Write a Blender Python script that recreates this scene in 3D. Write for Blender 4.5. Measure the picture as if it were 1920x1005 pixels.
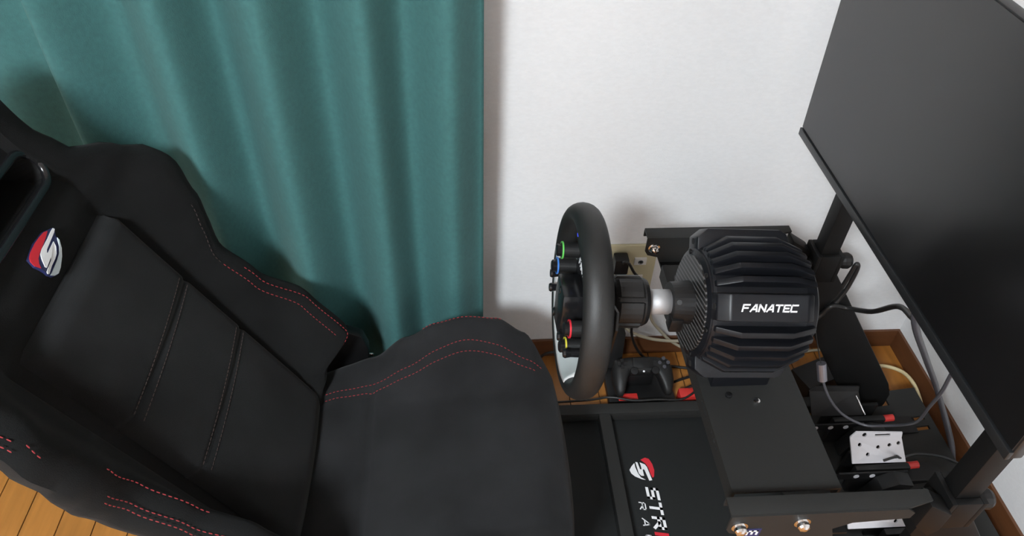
import bpy, bmesh, math, random
from mathutils import Vector, Matrix
random.seed(7)
for _o in list(bpy.data.objects): bpy.data.objects.remove(_o)
SC = bpy.context.scene
COL = SC.collection

# ------------------------------------------------------------------ camera, light, exposure
cam_d = bpy.data.cameras.new('camera'); cam_d.sensor_width = 36.0; cam_d.sensor_fit = 'HORIZONTAL'
cam_d.lens = 1377.0 / 1920.0 * 36.0; cam_d.clip_start = 0.02
cam = bpy.data.objects.new('camera', cam_d); COL.objects.link(cam)
R0 = Vector((0.99762882, -0.06263487, 0.02852376)); R1 = Vector((-0.02199603, -0.68287783, -0.73020137)); R2 = Vector((0.06521431, 0.72784252, -0.68263633))
cm = Matrix((R0, -R1, -R2)).transposed().to_4x4(); cm.translation = (0, 0, 1.5)
cam.matrix_world = cm
SC.camera = cam
LAMP = (-0.76, -1.0, 2.25)
LAMP_POWER = 84.0
world = bpy.data.worlds.new('world'); SC.world = world; world.use_nodes = True
world.node_tree.nodes['Background'].inputs[0].default_value = (0.8, 0.85, 0.9, 1)
world.node_tree.nodes['Background'].inputs[1].default_value = 0.3
SC.view_settings.view_transform = 'Standard'; SC.view_settings.look = 'None'
SC.view_settings.exposure = 0.0; SC.view_settings.gamma = 1.0; SC.view_settings.use_curve_mapping = False

# ------------------------------------------------------------------ materials
def mat(name, col, rough=0.5, metal=0.0, bump=0.0, scale=200.0, stretch=(1, 1, 1), vary=0.0, vscale=4.0, sheen=0.0, spec=0.5, emit=None, estr=0.0, coat=0.0, sheen_tint=None):
    m = bpy.data.materials.new(name); m.use_nodes = True
    nt = m.node_tree; b = nt.nodes['Principled BSDF']
    b.inputs['Base Color'].default_value = (*col, 1); b.inputs['Roughness'].default_value = rough
    b.inputs['Metallic'].default_value = metal; b.inputs['Specular IOR Level'].default_value = spec
    if sheen:
        b.inputs['Sheen Weight'].default_value = sheen; b.inputs['Sheen Roughness'].default_value = 0.5
        if sheen_tint: b.inputs['Sheen Tint'].default_value = (*sheen_tint, 1)
    if coat: b.inputs['Coat Weight'].default_value = coat
    if emit: b.inputs['Emission Color'].default_value = (*emit, 1); b.inputs['Emission Strength'].default_value = estr
    tc = nt.nodes.new('ShaderNodeTexCoord')
    if bump:
        mp = nt.nodes.new('ShaderNodeMapping'); mp.inputs['Scale'].default_value = stretch
        n = nt.nodes.new('ShaderNodeTexNoise'); n.inputs['Scale'].default_value = scale; n.inputs['Detail'].default_value = 3
        bp = nt.nodes.new('ShaderNodeBump'); bp.inputs['Strength'].default_value = bump; bp.inputs['Distance'].default_value = 0.002
        nt.links.new(tc.outputs['Object'], mp.inputs[0]); nt.links.new(mp.outputs[0], n.inputs['Vector'])
        nt.links.new(n.outputs['Fac'], bp.inputs['Height']); nt.links.new(bp.outputs[0], b.inputs['Normal'])
    if vary:
        mp2 = nt.nodes.new('ShaderNodeMapping'); mp2.inputs['Scale'].default_value = stretch
        n2 = nt.nodes.new('ShaderNodeTexNoise'); n2.inputs['Scale'].default_value = vscale; n2.inputs['Detail'].default_value = 4
        cr = nt.nodes.new('ShaderNodeMapRange'); cr.inputs['From Min'].default_value = 0.3; cr.inputs['From Max'].default_value = 0.7
        cr.inputs['To Min'].default_value = 1 - vary; cr.inputs['To Max'].default_value = 1 + vary
        mx = nt.nodes.new('ShaderNodeVectorMath'); mx.operation = 'SCALE'; mx.inputs[0].default_value = col
        nt.links.new(tc.outputs['Object'], mp2.inputs[0]); nt.links.new(mp2.outputs[0], n2.inputs['Vector'])
        nt.links.new(n2.outputs['Fac'], cr.inputs['Value']); nt.links.new(cr.outputs[0], mx.inputs['Scale'])
        nt.links.new(mx.outputs[0], b.inputs['Base Color'])
    return m

M = {}
M['wall'] = mat('wallpaper', (0.84, 0.845, 0.85), 0.85, bump=0.35, scale=260, stretch=(1, 1, 2.2), vary=0.02, vscale=90)
M['ceiling'] = mat('ceiling_paper', (0.86, 0.86, 0.86), 0.9, bump=0.2, scale=200)
M['curtain'] = mat('curtain_fabric', (0.045, 0.145, 0.142), 0.9, bump=0.25, scale=500, vary=0.08, vscale=120, sheen=0.03)
M['wood'] = mat('floor_wood', (0.375, 0.152, 0.030), 0.38, bump=0.05, scale=60, stretch=(6, 0.5, 6), vary=0.16, vscale=9)
M['groove'] = mat('floor_groove', (0.10, 0.045, 0.012), 0.7, bump=0.1)
M['skirt'] = mat('brown_baseboard', (0.125, 0.048, 0.018), 0.5, bump=0.05, scale=60, stretch=(0.5, 0.5, 6), vary=0.12, vscale=20)
M['suede'] = mat('black_suede', (0.0058, 0.0060, 0.0060), 0.95, bump=0.3, scale=700, vary=0.36, vscale=9, sheen=0.025, spec=0.2)
M['suede_panel'] = mat('charcoal_suede', (0.0108, 0.0111, 0.0114), 0.95, bump=0.3, scale=700, vary=0.36, vscale=8, sheen=0.06, spec=0.2)
M['suede_panel_lit'] = mat('charcoal_suede_lit', (0.0152, 0.0154, 0.0162), 0.95, bump=0.3, scale=700, vary=0.36, vscale=7, sheen=0.06, spec=0.2)  # panel suede again, lightened to put the cushion's brighter light into its colour
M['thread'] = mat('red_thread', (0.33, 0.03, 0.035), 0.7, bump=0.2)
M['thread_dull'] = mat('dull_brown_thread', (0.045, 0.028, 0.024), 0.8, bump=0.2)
M['gloss'] = mat('gloss_black_plastic', (0.009, 0.009, 0.010), 0.22, bump=0.01)
M['plastic'] = mat('black_plastic', (0.0062, 0.0062, 0.0066), 0.45, spec=0.4, bump=0.08, scale=900)
M['plastic_soft'] = mat('soft_black_plastic', (0.0095, 0.0095, 0.0095), 0.5, spec=0.4, bump=0.1, scale=900)
M['deep'] = mat('dark_recess', (0.006, 0.006, 0.006), 0.8, bump=0.1)
M['leather'] = mat('rim_leather', (0.0100, 0.0103, 0.0100), 0.52, bump=0.12, scale=900)
M['steel'] = mat('powder_coated_steel', (0.0235, 0.0235, 0.0226), 0.55, spec=0.2, bump=0.15, scale=1200)
M['steel_dark'] = mat('dark_powder_coat', (0.0062, 0.0062, 0.0062), 0.5, spec=0.22, bump=0.15, scale=1200)
M['anod'] = mat('anodised_black', (0.0072, 0.0078, 0.0100), 0.38, spec=0.32, bump=0.05, scale=1500)
M['anod_fin'] = mat('anodised_black_fins', (0.0072, 0.0078, 0.0100), 0.36, spec=0.32, bump=0.05, scale=1500)
M['chrome'] = mat('chrome', (0.8, 0.8, 0.8), 0.12, metal=1.0, bump=0.02)
M['alu'] = mat('brushed_aluminium', (0.50, 0.50, 0.51), 0.62, metal=0.7, bump=0.05, scale=300, stretch=(1, 8, 8))
M['pewter'] = mat('pewter_metal', (0.30, 0.30, 0.34), 0.35, metal=0.85, bump=0.02)
M['polished'] = mat('polished_spoke_metal', (0.88, 0.89, 0.89), 0.36, metal=0.55, bump=0.01)
M['alu_pedal'] = mat('pale_pedal_metal', (0.80, 0.80, 0.84), 0.45, metal=0.35, bump=0.05)
M['white'] = mat('white_print', (0.85, 0.85, 0.86), 0.6, bump=0.05)
M['red'] = mat('red_print', (0.62, 0.02, 0.035), 0.5, bump=0.05)
M['navy'] = mat('navy_print', (0.02, 0.025, 0.10), 0.6, bump=0.05)
M['pale_blue'] = mat('pale_blue_print', (0.68, 0.76, 0.80), 0.6, bump=0.05)
M['redpl'] = mat('red_plastic', (0.60, 0.035, 0.03), 0.35, bump=0.03)
M['screen'] = mat('screen_panel', (0.004, 0.004, 0.0045), 0.32, bump=0.01, spec=0.9)
M['bezel'] = mat('screen_bezel', (0.013, 0.014, 0.015), 0.35, bump=0.05, scale=900)
M['ivory'] = mat('ivory_plate', (0.60, 0.55, 0.36), 0.4, bump=0.03)
M['socket'] = mat('white_socket', (0.78, 0.78, 0.76), 0.4, bump=0.03)
M['teal'] = mat('teal_plastic', (0.02, 0.15, 0.22), 0.4, bump=0.03)
M['cable_pale'] = mat('pale_cable', (0.42, 0.38, 0.28), 0.5, bump=0.05)
M['cable_grey'] = mat('grey_cable', (0.06, 0.06, 0.07), 0.4, bump=0.05)
M['cable_black'] = mat('black_cable', (0.014, 0.014, 0.014), 0.4, bump=0.05)
M['cream'] = mat('cream_cable', (0.70, 0.58, 0.33), 0.45, bump=0.05)
M['mat'] = mat('black_mat', (0.0042, 0.0056, 0.0056), 0.8, bump=0.25, scale=900)
M['green'] = mat('green_ring', (0.12, 0.55, 0.10), 0.4, bump=0.02)
M['blue'] = mat('blue_ring', (0.05, 0.20, 0.62), 0.4, bump=0.02)
M['yellow'] = mat('yellow_ring', (0.62, 0.55, 0.05), 0.4, bump=0.02)
M['led'] = mat('blue_led', (0.02, 0.03, 0.6), 0.4, emit=(0.05, 0.08, 1.0), estr=1.2, bump=0.02)
M['lampwhite'] = mat('lamp_shade', (0.9, 0.9, 0.88), 0.4, emit=(0.91, 0.985, 1.04), estr=43.0, bump=0.02)

def carbon():
    m = mat('carbon_weave', (0.016, 0.016, 0.017), 0.35)
    nt = m.node_tree; b = nt.nodes['Principled BSDF']; tc = nt.nodes.new('ShaderNodeTexCoord')
    mp = nt.nodes.new('ShaderNodeMapping'); mp.inputs['Rotation'].default_value = (0.25, 0, 0)
    w = nt.nodes.new('ShaderNodeTexWave'); w.inputs['Scale'].default_value = 42; w.bands_direction = 'Z'
    cr = nt.nodes.new('ShaderNodeValToRGB'); cr.color_ramp.elements[0].color = (0.008, 0.008, 0.008, 1); cr.color_ramp.elements[1].color = (0.10, 0.097, 0.097, 1)
    cr.color_ramp.elements[0].position = .55; cr.color_ramp.elements[1].position = .9
    nt.links.new(tc.outputs['Object'], mp.inputs[0]); nt.links.new(mp.outputs[0], w.inputs['Vector']); nt.links.new(w.outputs['Fac'], cr.inputs[0]); nt.links.new(cr.outputs[0], b.inputs['Base Color'])
    return m
M['carbon'] = carbon()

# ------------------------------------------------------------------ helpers
ORG = {}
def tag(o, label, cat, group=None):
    o['label'] = label; o['category'] = cat
    if group: o['group'] = group
    return o
def thing(name, label, cat, loc=(0, 0, 0), rot=None, group=None):
    o = bpy.data.objects.new(name, None); COL.objects.link(o); o.empty_display_size = 0.05
    mw = Matrix.Translation(loc) @ (rot.to_4x4() if rot else Matrix())
    o.matrix_world = mw; ORG[o.name] = mw
    return tag(o, label, cat, group)
def root(o):
    return ORG.get(o.name, Matrix())
def obj(name, verts, faces, m, parent=None, smooth=False, local=False, sub=0, bevel=0.0, bseg=2):
    """verts in world space (or in the parent's own space when local=True)"""
    mw = root(parent) if parent else Matrix()
    inv = mw.inverted()
    vs = [Vector(v) if local else inv @ Vector(v) for v in verts]
    me = bpy.data.meshes.new(name); me.from_pydata([tuple(v) for v in vs], [], faces); me.update()
    bm = bmesh.new(); bm.from_mesh(me)
    bmesh.ops.recalc_face_normals(bm, faces=bm.faces)
    if bevel:
        es = [e for e in bm.edges if len(e.link_faces) == 2 and e.calc_face_angle(0) > 0.5]
        bmesh.ops.bevel(bm, geom=es, offset=bevel, segments=bseg, affect='EDGES', profile=0.6, clamp_overlap=True)
    bm.to_mesh(me); bm.free()
    if smooth:
        for p in me.polygons: p.use_smooth = True
    elif bevel:
        for p in me.polygons: p.use_smooth = True
        me.set_sharp_from_angle(angle=math.radians(38))
    me.materials.append(m)
    o = bpy.data.objects.new(name, me); COL.objects.link(o)
    if parent:
        o.parent = parent; ORG[o.name] = mw
    if sub:
        md = o.modifiers.new('sub', 'SUBSURF'); md.levels = sub; md.render_levels = sub
    return o
class B:
    """collects geometry for ONE mesh"""
    def __init__(s): s.v = []; s.f = []
    def add(s, vs, fs):
        n = len(s.v); s.v += [tuple(v) for v in vs]; s.f += [tuple(i + n for i in f) for f in fs]; return s
    def box(s, c, d, rot=None):
        vs = []
        for z in (-1, 1):
            for y in (-1, 1):
                for x in (-1, 1):
                    p = Vector((x * d[0] / 2, y * d[1] / 2, z * d[2] / 2))
                    if rot: p = rot @ p
                    vs.append(p + Vector(c))
        return s.add(vs, [(0, 2, 3, 1), (4, 5, 7, 6), (0, 1, 5, 4), (2, 6, 7, 3), (0, 4, 6, 2), (1, 3, 7, 5)])
    def lohi(s, a, b): return s.box([(a[i] + b[i]) / 2 for i in range(3)], [b[i] - a[i] for i in range(3)])
    def prism(s, poly, fn, t0, t1):
        """poly in 2-D, fn(a, b, t) -> point, extruded between t0 and t1"""
        n = len(poly)
        vs = [fn(a, b, t0) for a, b in poly] + [fn(a, b, t1) for a, b in poly]
        return s.add(vs, [tuple(range(n))[::-1], tuple(range(n, 2 * n))] + [(i, (i + 1) % n, (i + 1) % n + n, i + n) for i in range(n)])
    def tube(s, path, r, n=10, cap=True, sub=6):
        P = smoothpath(path, sub) if sub else [Vector(p) for p in path]
        rings = []; up = Vector((0.13, 0.2, 1)).normalized()
        rad = r if callable(r) else (lambda t: r)
        for i, p in enumerate(P):
            d = (P[min(i + 1, len(P) - 1)] - P[max(i - 1, 0)]).normalized()
            a = d.cross(up)
            if a.length < 1e-3: a = d.cross(Vector((1, 0, 0)))
            a.normalize(); b = d.cross(a); up = -b if False else up
            rr = rad(i / (len(P) - 1))
            rings.append([p + (a * math.cos(2 * math.pi * k / n) + b * math.sin(2 * math.pi * k / n)) * rr for k in range(n)])
        vs = [v for ring in rings for v in ring]; fs = []
        for i in range(len(P) - 1):
            for k in range(n):
                fs.append((i * n + k, i * n + (k + 1) % n, (i + 1) * n + (k + 1) % n, (i + 1) * n + k))
        if cap: fs += [tuple(range(n))[::-1], tuple(range((len(P) - 1) * n, len(P) * n))]
        return s.add(vs, fs)
    def lathe(s, prof, c, ax, n=32, closed=False):
        """prof: (along axis, radius)"""
        ax = Vector(ax).normalized(); a = ax.orthogonal().normalized(); b = ax.cross(a); c = Vector(c); vs = []; fs = []
        for h, r in prof:
            vs += [c + ax * h + (a * math.cos(2 * math.pi * k / n) + b * math.sin(2 * math.pi * k / n)) * r for k in range(n)]
        m = len(prof)
        for i in range(m - 1 if not closed else m):
            j = (i + 1) % m
            for k in range(n): fs.append((i * n + k, i * n + (k + 1) % n, j * n + (k + 1) % n, j * n + k))
        if not closed: fs += [tuple(range(n))[::-1], tuple(range((m - 1) * n, m * n))]
        return s.add(vs, fs)
    def grid(s, rows, closed_u=False, capends=False):
        n = len(rows[0]); vs = [p for r in rows for p in r]; fs = []
        for i in range(len(rows) - 1):
            for k in range(n if closed_u else n - 1):
                fs.append((i * n + k, i * n + (k + 1) % n, (i + 1) * n + (k + 1) % n, (i + 1) * n + k))
        if capends: fs += [tuple(range(n))[::-1], tuple(range((len(rows) - 1) * n, len(rows) * n))]
        return s.add(vs, fs)
    def done(s, name, m, parent=None, **k): return obj(name, s.v, s.f, m, parent, **k)
def smoothpath(path, sub):
    P = [Vector(p) for p in path]
    if len(P) < 3: return [P[0].lerp(P[-1], i / sub) for i in range(sub + 1)]
    out = []
    for i in range(len(P) - 1):
        p0 = P[max(i - 1, 0)]; p1 = P[i]; p2 = P[i + 1]; p3 = P[min(i + 2, len(P) - 1)]
        for k in range(sub):
            t = k / sub
            out.append(0.5 * ((2 * p1) + (p2 - p0) * t + (2 * p0 - 5 * p1 + 4 * p2 - p3) * t * t + (3 * p1 - p0 - 3 * p2 + p3) * t ** 3))
    out.append(P[-1]); return out
def lerp(tab, x):
    if x <= tab[0][0]: return tab[0][1]
    for (a, p), (b, q) in zip(tab, tab[1:]):
        if x <= b:
            t = (x - a) / (b - a); t = t * t * (3 - 2 * t); return p + (q - p) * t
    return tab[-1][1]
def sstep(t): t = max(0, min(1, t)); return t * t * (3 - 2 * t)
def cut(o, cutters):
    """boolean difference, applied, cutters removed"""
    for c in cutters:
        md = o.modifiers.new('cut', 'BOOLEAN'); md.object = c; md.operation = 'DIFFERENCE'; md.solver = 'EXACT'
    dg = bpy.context.evaluated_depsgraph_get(); dg.update()
    me = bpy.data.meshes.new_from_object(o.evaluated_get(dg)); old = o.data
    o.modifiers.clear(); o.data = me; bpy.data.meshes.remove(old)
    for c in cutters: bpy.data.objects.remove(c)
def stitches(name, pts, m, parent, ln=0.0050, gap=0.0034, w=0.00115):
    """thread dashes along a 3-D line"""
    b = B(); P = [Vector(p) for p in pts]; d = []
    acc = 0.0; pos = [0.0]
    for i in range(1, len(P)): acc += (P[i] - P[i - 1]).length; pos.append(acc)
    def at(t):
        for i in range(1, len(P)):
            if t <= pos[i]:
                k = (t - pos[i - 1]) / max(1e-9, pos[i] - pos[i - 1]); return P[i - 1].lerp(P[i], k)
        return P[-1]
    t = 0
    while t + ln < acc:
        a = at(t); c = at(t + ln); dr = (c - a)
        if dr.length > 1e-5:
            dr.normalize(); x = dr.orthogonal().normalized(); y = dr.cross(x)
            ring = lambda p, r: [p + (x * math.cos(q * math.pi / 2) + y * math.sin(q * math.pi / 2)) * r for q in range(4)]
            b.grid([ring(a, w * 0.35), ring(a.lerp(c, 0.25), w * 0.6), ring(a.lerp(c, 0.75), w * 0.6), ring(c, w * 0.35)], closed_u=True, capends=True)
        t += ln + gap
    return b.done(name, m, parent)
GL = {'F': (1, [[(0, 0), (0, 1), (1, 1)], [(0, .5), (.8, .5)]]), 'A': (1, [[(0, 0), (.62, 1), (.8, 1), (1, 0)], [(.3, .3), (.9, .3)]]), 'N': (1, [[(0, 0), (0, 1), (1, 0), (1, 1)]]),
      'T': (1, [[(0, 1), (1, 1)], [(.5, 1), (.5, 0)]]), 'E': (.9, [[(1, 0), (0, 0), (0, 1), (1, 1)], [(0, .5), (.85, .5)]]), 'C': (1, [[(1, 0), (.12, 0), (0, .15), (0, .85), (.12, 1), (1, 1)]]),
      'S': (1, [[(0, 0), (1, 0), (1, .5), (0, .5), (0, 1), (1, 1)]]), 'R': (1, [[(0, 0), (0, 1), (1, 1), (1, .5), (0, .5)], [(.45, .5), (1, 0)]]), 'I': (.3, [[(.3, 0), (.3, 1)]]),
      'K': (1, [[(0, 0), (0, 1)], [(1, 1), (.1, .5), (1, 0)]]), 'G': (1, [[(1, 1), (0, 1), (0, 0), (1, 0), (1, .5), (.55, .5)]])}
def lettering(text, fn, h, w, adv, st, shear=0.0, skip=(), only=None):
    """block letters; fn(x, y, t) -> world point; x along the line, y up"""
    b = B(); x0 = 0
    for i, ch in enumerate(text):
        gw, strokes = GL[ch]
        if i not in skip and (only is None or i in only):
            for pl in strokes:
                for (ax, ay), (bx, by) in zip(pl, pl[1:]):
                    a = Vector((ax * w * gw, ay * h)); c = Vector((bx * w * gw, by * h)); d = (c - a).normalized(); n = Vector((-d.y, d.x)) * st / 2
                    a = a - d * st / 2; c = c + d * st / 2
                    q = [a - n, c - n, c + n, a + n]
                    b.prism([(p.x + x0 + p.y * shear, p.y) for p in q], fn, 0.0, 0.0004)
        x0 += adv * (gw if gw > .5 else .5)
    return b

# ------------------------------------------------------------------ the room
XR, YB, XL, YF, H = 1.167, 1.262, -2.4, -2.7, 2.4
def struct(o): o['kind'] = 'structure'; return o
fl = struct(B().lohi((XL, YF, -0.06), (XR, YB, -0.0035)).done('floor', M['groove']))
ORG['floor'] = Matrix()
PW = 0.0757
pl_me = None; x = XR; k = 0
while x > XL + 0.01:
    ys = [YF, YF + 0.5 + 0.45 * ((k * 0.618) % 1), YF + 2.2 + 0.5 * ((k * 0.618) % 1), YB]
    for y0, y1 in zip(ys, ys[1:]):
        xa = max(x - PW, XL)
        B().lohi((xa + 0.0011, y0 + 0.0008, -0.0036), (x - 0.0011, y1 - 0.0008, 0.0)).done('plank', M['wood'], fl, bevel=0.0006, bseg=1)
    x -= PW; k += 1
struct(B().lohi((XL, YB, 0), (XR + 0.1, YB + 0.1, H)).done('wall_back', M['wall']))
struct(B().lohi((XR, YF, 0), (XR + 0.1, YB, H)).done('wall_right', M['wall']))
struct(B().lohi((XL - 0.1, YF, 0), (XL, YB + 0.1, H)).done('wall_left', M['wall']))
struct(B().lohi((XL - 0.1, YF - 0.1, 0), (XR + 0.1, YF, H)).done('wall_front', M['wall']))
struct(B().lohi((XL - 0.1, YF - 0.1, H), (XR + 0.1, YB + 0.1, H + 0.1)).done('ceiling', M['ceiling']))
struct(B().lohi((XL, YB - 0.008, 0), (XR, YB, 0.061)).done('baseboard_back', M['skirt'], bevel=0.002))
struct(B().lohi((XR - 0.008, YF, 0), (XR, YB - 0.008, 0.061)).done('baseboard_right', M['skirt'], bevel=0.002))

# ceiling lamp (above and behind the photographer, out of frame)
lt = thing('ceiling_light', 'round white ceiling light glowing above the room', 'ceiling light', (LAMP[0], LAMP[1], H))
LC = (LAMP[0], LAMP[1], H)
B().lathe([(0, 0.09), (-0.085, 0.10)], LC, (0, 0, 1), 40).done('fitting', M['socket'], lt, smooth=True)
B().lathe([(-0.085, 0.26), (-0.115, 0.26)], LC, (0, 0, 1), 40).done('body', M['socket'], lt, smooth=False)
B().lathe([(-0.078, 0.11), (-0.078, 0.25), (-0.084, 0.25), (-0.084, 0.11)], LC, (0, 0, 1), 40, closed=True).done('fill_uplight', M['lampwhite'], lt, smooth=False)  # emissive ring added to bounce fill light off the ceiling
B().lathe([(-0.115, 0.25), (-0.130, 0.245), (-0.138, 0.2), (-0.142, 0.1), (-0.143, 0.01)], LC, (0, 0, 1), 40).done('shade', M['lampwhite'], lt, smooth=True)
ld = bpy.data.lights.new('lamp_glow', 'AREA'); ld.shape = 'DISK'; ld.size = 0.45; ld.energy = LAMP_POWER; ld.color = (0.91, 0.985, 1.04)
lo = bpy.data.objects.new('lamp_glow', ld); COL.objects.link(lo); lo.location = LAMP

# curtain
FOLD = [(-1.80, .5), (-1.74, 0), (-1.62, .9), (-1.5, .1), (-1.38, 1), (-1.24, 0), (-1.12, .9), (-0.98, 0), (-0.86, .85), (-0.76, .62), (-0.685, 0.25), (-0.645, 1.0), (-0.555, 0.1), (-0.47, 0.95), (-0.405, 0.0), (-0.315, 1.0), (-0.238, 0.0), (-0.152, 0.95), (-0.092, 0.12), (-0.012, 0.85), (0.043, 0.25)]
cu = thing('curtain', 'teal green floor-length curtain hanging in soft vertical folds', 'curtain', (-0.85, 1.12, 0.02))
rows = []
xs = [-1.78 + i * (0.043 + 1.78) / 320 for i in range(321)]
for j in range(25):
    z = 0.05 + j * (2.17 - 0.05) / 24
    r = []
    for xx in xs:
        wob = 0.010 * math.sin(3.1 * z + xx * 2.0) * (0.6 + 0.4 * math.sin(xx * 5))
        if xx > -0.02: wob *= max(0, (0.043 - xx) / 0.063)
        r.append((xx * .957, 1.166 - 0.092 * lerp(FOLD, xx + wob) + 0.004 * math.sin(xx * 40 + z), z))
    rows.append(r)
cl = B().grid(rows).done('cloth', M['curtain'], cu, smooth=True)
sm = cl.modifiers.new('thick', 'SOLIDIFY'); sm.thickness = 0.0018
for i in range(15):
    xx = -1.72 + i * 0.124
    xx *= .957; B().tube([(xx, 1.125, 2.16), (xx, 1.125, 2.20)], 0.003, 8).done('hook', M['socket'], cu)
rl = B().lohi((-1.74, 1.11, 2.200), (0.08, 1.14, 2.222))
for xx in (-1.7, -0.9, 0.0): rl.lohi((xx - 0.015, 1.13, 2.205), (xx + 0.015, 1.262, 2.235))
tag(rl.done('curtain_rail', M['socket'], bevel=0.002), 'white curtain rail above the teal curtain', 'curtain rail')

# ------------------------------------------------------------------ wall outlet and what is plugged in
wo = thing('wall_outlet', 'ivory wall plate with white sockets behind the steering wheel', 'wall outlet', (0.393, YB, 0.32))
B().lohi((0.332, YB - 0.008, 0.250), (0.453, YB, 0.386)).done('plate', M['ivory'], wo, bevel=0.003)
for sx, sz in ((0.415, 0.339), (0.413, 0.283), (0.363, 0.339), (0.363, 0.283)):
    s_ = B().lohi((sx - 0.0145, YB - 0.0125, sz - 0.0105), (sx + 0.0145, YB - 0.0075, sz + 0.0105)).done('socket', M['socket'], wo, bevel=0.001)
    B().lathe([(0, 0.0062), (0.002, 0.0062), (0.002, 0.0042), (0.001, 0.0042)], (sx, YB - 0.0125, sz), (0, -1, 0), 20).done('ring', M['chrome'], s_)
    B().lathe([(0, 0.0038), (0.0012, 0.0038)], (sx, YB - 0.0125, sz), (0, -1, 0), 16).done('core', M['deep'], s_)
pg = thing('power_plug', 'black plug with a black cable in the upper left socket', 'plug', (0.363, YB - 0.014, 0.339))
B().lohi((0.346, YB - 0.045, 0.328), (0.380, YB - 0.0135, 0.372)).done('body', M['plastic'], pg, bevel=0.005)
B().tube([(0.363, YB - 0.045, 0.366), (0.364, YB - 0.055, 0.378), (0.374, YB - 0.058, 0.376), (0.390, YB - 0.054, 0.346), (0.413, YB - 0.046, 0.303), (0.420, 1.215, 0.22), (0.415, 1.212, 0.136), (0.45, 1.212, 0.05), (0.505, 1.21, 0.008), (0.6, 1.19, 0.006)], 0.0036, 8).done('cable', M['cable_black'], pg, smooth=True)
tp = thing('network_plug', 'small teal and white plug below the black plug', 'plug', (0.363, YB - 0.014, 0.283))
B().lohi((0.357, YB - 0.040, 0.276), (0.384, YB - 0.0135, 0.310)).done('body', M['teal'], tp, bevel=0.006)
B().lathe([(0, 0.012), (0.012, 0.0105), (0.016, 0.004)], (0.369, YB - 0.039, 0.298), (0, -1, 0), 16).done('collar', M['white'], tp, smooth=True)

# ------------------------------------------------------------------ seat
SY = 0.768
seat = thing('racing_seat', 'black suede bucket racing seat with red stitching facing the wheel', 'racing seat', (-0.05, SY, 0.0))
O = Vector((-0.295, SY - .018, 0.285)); VV = Vector((-0.445, 0, 0.896)).normalized(); NN = Vector((VV.z, 0, -VV.x)); UU = Vector((0, 1, 0))
def bp(u, v, d): return O + UU * u + VV * v + NN * d
WT = [(-.06, .20), (0, .212), (.05, .240), (.1, .264), (.2, .266), (.29, .264), (.37, .266), (.425, .280), (.47, .293), (.525, .302), (.57, .292), (.615, .250), (.66, .202), (.71, .183), (.80, .173), (.87, .145), (.89, .11)]
DT = [(-.06, -.005), (0, .005), (.035, .035), (.095, .118), (.2, .105), (.29, .06), (.37, .042), (.47, .062), (.54, .070), (.60, .050), (.66, .020), (.72, .018), (.80, .03), (.87, .015), (.89, 0)]
CT = [(-.06, -.015), (.55, -.012), (.60, .004), (.72, .006), (.80, .02), (.89, .005)]
def half(v):
    w = lerp(WT, v); D = lerp(DT, v); c = lerp(CT, v)
    us = min(.166, w * 0.66); uc = w - .040
    hp = [(us * .4, c), (us * .8, c), (us * .93, c - .002), (us, c + .010)]
    for t in (.2, .4, .6, .8, 1.0): hp.append((us + (uc - us) * t, c + .010 + (D - c - .010) * sstep(t * .92 + .08 * t)))
    tp = .034 * sstep((v - .43) / .09) * (1 - sstep((v - .60) / .08))
    hp += [(w - .018, D - .0015), (w - .005, D - .012), (w - tp * .3, D - .030), (w - .008 - tp, D - .055), (w - .030 - tp, min(D - .085, -.02)), (w - .060 - tp * .6, -.075), (w - .09, -.092), (us * .8, -.098), (us * .4, -.102)]
    return hp
rows = []
NV = 76
vlist = [-.06 + i * .95 / NV for i in range(NV + 1)]
for v in vlist:
    hp = half(v); c = lerp(CT, v)
    prof = [(0, c)] + hp + [(0, -.104)] + [(-u, d) for u, d in reversed(hp)]
    rows.append([bp(u, v, d) for u, d in prof])
back = B().grid(rows, closed_u=True, capends=True).done('backrest', M['suede'], seat, smooth=True)
# harness slot cut through the shell, with its glossy surround
def slot_poly(hw, hh, n=8):
    p = []
    for cx, a0 in ((hw - hh, -math.pi / 2), (-hw + hh, math.pi / 2)):
        for i in range(n + 1):
            a = a0 + math.pi * i / n; p.append((cx + hh * math.cos(a), hh * math.sin(a)))
    return p
SV = 0.676
cc = B().prism(slot_poly(.128, .0235), lambda a, b, t: bp(a, SV + b, t), -.07, .09).done('cutter', M['deep'])
cut(back, [cc])
for p in back.data.polygons: p.use_smooth = True
back.data.set_sharp_from_angle(angle=math.radians(50))
sp_ = slot_poly(.1315, .0270, 10); rows = []
for a in range(10):
    an = 2 * math.pi * a / 10
    off = .0062 * math.cos(an); dd = .0068 * math.sin(an)
    q = slot_poly(.1335 + off, .0275 + off, 10)
    rows.append([bp(u, SV + vv, .0085 + dd) for u, vv in q])
rows.append(rows[0])
B().grid(rows, closed_u=True).done('harness_slot_trim', M['gloss'], seat, smooth=True)
rows = [[bp(u, SV + vv, t) for u, vv in slot_poly(.1275, .023, 10)] for t in (.008, -.03, -.066)]
lin = B().grid(rows, closed_u=True); lin.add([bp(u, SV + vv, -.004 - .060 * sstep((vv + .023) / .034)) for u, vv in slot_poly(.1270, .0228, 10)] + [bp(u, SV + .004, -.060) for u in (-.1, .1)], [(10, 11, 21, 0), (0, 21, 22)][:0])
for q_ in (-.0225, ):
    g_ = [[bp(u, SV + vv, -.003 - .058 * ((vv + .0228) / .0268)) for u in [(-.1065 - math.sqrt(max(0, .0228 ** 2 - vv ** 2)) * .95) + i * (2 * (.1065 + math.sqrt(max(0, .0228 ** 2 - vv ** 2)) * .95)) / 20 for i in range(21)]] for vv in [-.0226 + k * .0265 / 8 for k in range(9)]]
    lin.grid(g_)
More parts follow.
